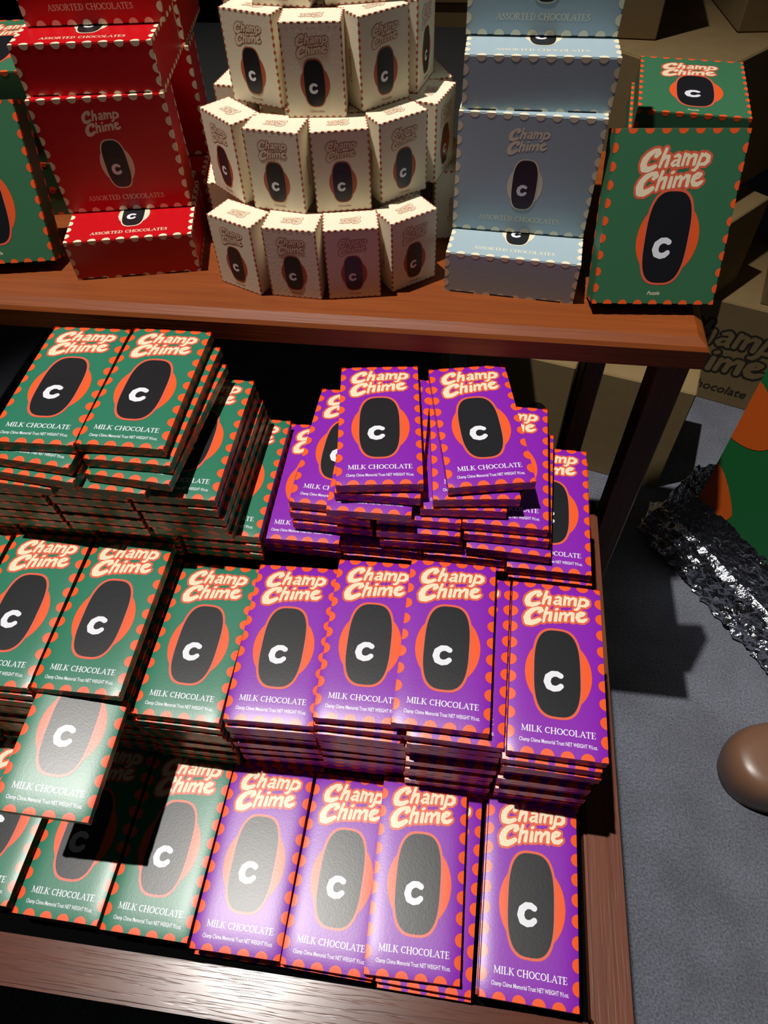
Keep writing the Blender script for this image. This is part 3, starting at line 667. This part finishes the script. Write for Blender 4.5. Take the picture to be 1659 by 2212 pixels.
storage('kraft carton standing on the wide-topped one, left', (.125, 1.565, 0), -4, .178, .22, .34, -.5015, prints=False)
storage('kraft carton standing on the wide-topped one, right', (.457, 1.600, 0), 6, .34, .30, .34, -.5015, prints=False)
storage('tall dim kraft carton behind the blue gift boxes, lowest', (-.360, 1.720, 0), 0, .34, .30, .40, -1.3, prints=False)
storage('dim kraft carton behind the blue gift boxes, middle one', (-.350, 1.730, 0), 0, .33, .30, .40, -.899, prints=False)
storage('dim kraft carton behind the blue gift boxes, uppermost', (-.355, 1.725, 0), 0, .335, .30, .36, -.498, prints=False)

# ------------------------------------------------------------------ giant bar prop with foil at right
gx, gy = .498, .967; gdir = math.degrees(math.atan2(-.193, .133))
gp = empty('giant_chocolate_bar', (gx, gy, 0), R(gdir)); tag(gp, 'giant green chocolate bar prop with orange dots standing at the right edge', 'display prop')
GW, GT = 0.62, 0.13
torn = [(0, -1.128), (.018, -1.132), (.036, -1.140), (.048, -1.150), (.075, -1.158), (.100, -1.166), (.114, -1.182), (.150, -1.184), (.176, -1.190), (.190, -1.206), (.203, -1.226), (.212, -1.236), (.236, -1.226), (.29, -1.214), (.35, -1.196), (.42, -1.206), (.5, -1.188), (.57, -1.20), (.62, -1.19)]
torn = [(a, b + EYE) for a, b in torn]
bm = bmesh.new(); TOPZ = 1.32
fr_ = [bm.verts.new((a, 0, b)) for a, b in torn]; ft = [bm.verts.new((a, 0, TOPZ)) for a, b in torn]
bk_ = [bm.verts.new((a, GT, b)) for a, b in torn]; bt = [bm.verts.new((a, GT, TOPZ)) for a, b in torn]
for i in range(len(torn) - 1):
    bm.faces.new([fr_[i], fr_[i + 1], ft[i + 1], ft[i]]); bm.faces.new([bk_[i + 1], bk_[i], bt[i], bt[i + 1]]); bm.faces.new([ft[i], ft[i + 1], bt[i + 1], bt[i]])
bm.faces.new([bk_[0], fr_[0], ft[0], bt[0]]); bm.faces.new([fr_[-1], bk_[-1], bt[-1], ft[-1]]); bm.normal_update()
me = bpy.data.meshes.new('wrapper'); bm.to_mesh(me); bm.free(); link('wrapper', me, gp, [M['bigg']])
bm = bmesh.new()
for (a, b), (c, d) in zip(torn[:-1], torn[1:]):
    v = [bm.verts.new(p) for p in ((a, -.0012, b), (c, -.0012, d), (c, -.0012, d + .0022), (a, -.0012, b + .0022), (a, .001, b - .0012), (c, .001, d - .0012))]
    bm.faces.new([v[0], v[1], v[2], v[3]]); bm.faces.new([v[4], v[5], v[1], v[0]])
bm.normal_update(); me = bpy.data.meshes.new('torn_edge'); bm.to_mesh(me); bm.free(); o = link('torn_edge', me, gp, [M['torn']]); o['label'] = 'white torn paper edge'
gf = Face((0, -.0004, 0), (1, 0, 0), (0, 0, 1), GW * 1000, TOPZ * 1000)
def big_dot(cx, cz, rx, rz, tip, m, lv):
    P = []
    for k in range(36):
        t = 2 * math.pi * k / 36; s = math.sin(t); x = math.cos(t) * rx * (1 if s < 0 else (1 - .45 * s)); z = s * (rz if s < 0 else rz * tip); P.append((cx + x, cz + z))
    P = clip(P, 0, GW * 1000, 0, TOPZ * 1000 - 1); return (gf, (P, [list(range(len(P)))]), m, lv)
for j in range(6):
    for cx_ in (0, GW * 1000):
        link('orange_dot', print_mesh('orange_dot', [big_dot(cx_, (EYE - 1.093) * 1000 + j * 205, 78, 58, 1.35, M['bigo'], 2)]), gp)
link('orange_band', print_mesh('orange_band', [(gf, ([(168, 132), (212, 66), (240, 76), (300, 88), (450, 96), (450, 300), (330, 300), (240, 220)], [list(range(8))]), M['bigo'], 1)]), gp)
link('cream_spot', print_mesh('cream_spot', [(gf, ([(186, 99), (215, 66), (240, 76), (292, 88), (280, 150), (235, 150), (205, 128)], [list(range(7))]), M['bigc'], 4)]), gp)
# foil: crumpled sheet wrapped round the lower body, flaring at the left
rnd = random.Random(3)
bm = bmesh.new(); nu, nv = 110, 30
def foil_pt(u, v):
    # u runs round the front from the back left corner to the right; v up
    if u < 0.22: t = u / 0.22; x = -0.035 * math.sin(t * math.pi * .6) - .012; y = GT * (1 - t)
    else: t = (u - 0.22) / 0.78; x = -.012 + (GW + .02) * t; y = -.006
    fl_ = (1 - v) ** 1.5
    x += -0.035 * fl_ * (1 if u < .22 else max(0, 1 - (u - .22) * 4)); y += -0.030 * fl_ * (1 if u >= .22 else u / .22)
    return Vector((x, y, 0.004 + v * 0.215))
from mathutils import noise
g = []
for j in range(nv + 1):
    row = []
    for i in range(nu + 1):
        u, v = i / nu, j / nv; p = foil_pt(u, v)
        q = Vector((u * 17, v * 5, 3.3)); a = noise.voronoi(q)[0]; b = noise.voronoi(q * 2.7)[0]
        amp = 0.020 * (0.4 + (1 - v))
        dsp = (a[1] - a[0]) * amp + (b[1] - b[0]) * amp * .55 + noise.noise(q * 5) * .004
        nrm = Vector((-1, -0.3, 0)) if u < .2 else Vector((0, -1, 0))
        if v > .75: dsp = min(dsp, .004) - (v - .75) * .05
        if u >= .2 and v > .42: dsp = min(dsp, .004) * .6 - .007
        p = p + nrm * dsp + Vector((rnd.uniform(-.0018, .0018), 0, rnd.uniform(-.0018, .0018)))
        if j == 0: p.z = 0.004 + abs(dsp) * .25
        row.append(bm.verts.new(p))
    g.append(row)
for j in range(nv):
    for i in range(nu):
        a, b, c, d = g[j][i], g[j][i + 1], g[j + 1][i + 1], g[j + 1][i]
        bm.faces.new([a, b, c]); bm.faces.new([a, c, d])
bm.normal_update(); me = bpy.data.meshes.new('crumpled_foil'); bm.to_mesh(me); bm.free(); o = link('crumpled_foil', me, gp, [M['foil']]); o['label'] = 'crumpled silver foil'

# ------------------------------------------------------------------ brown pouf at the right edge
st = empty('leather_pouf', (.620, .474, 0), R(6)); tag(st, 'low smooth brown leather pouf on the carpet, cut by the right edge', 'pouf')
bm = bmesh.new(); NS = 56; prof = [(.40, .100), (.66, .099), (.84, .095), (.93, .087), (.985, .073), (1.0, .055), (.985, .036), (.95, .018), (.93, .004)]
rings = []
def se(t, n=2.3):
    c, s_ = math.cos(t), math.sin(t); return (math.copysign(abs(c) ** (2 / n), c), math.copysign(abs(s_) ** (2 / n), s_))
for k_, z in prof: rings.append([bm.verts.new((.112 * k_ * se(2 * math.pi * i / NS)[0], .073 * k_ * se(2 * math.pi * i / NS)[1], z)) for i in range(NS)])
for a, b in zip(rings[:-1], rings[1:]):
    for k_ in range(NS): bm.faces.new([a[k_], b[k_], b[(k_ + 1) % NS], a[(k_ + 1) % NS]])
bm.faces.new(rings[0]); bm.faces.new(rings[-1][::-1]); bm.normal_update()
for f in bm.faces: f.smooth = True
me = bpy.data.meshes.new('leather_cover'); bm.to_mesh(me); bm.free(); link('leather_cover', me, st, [M['brown']])
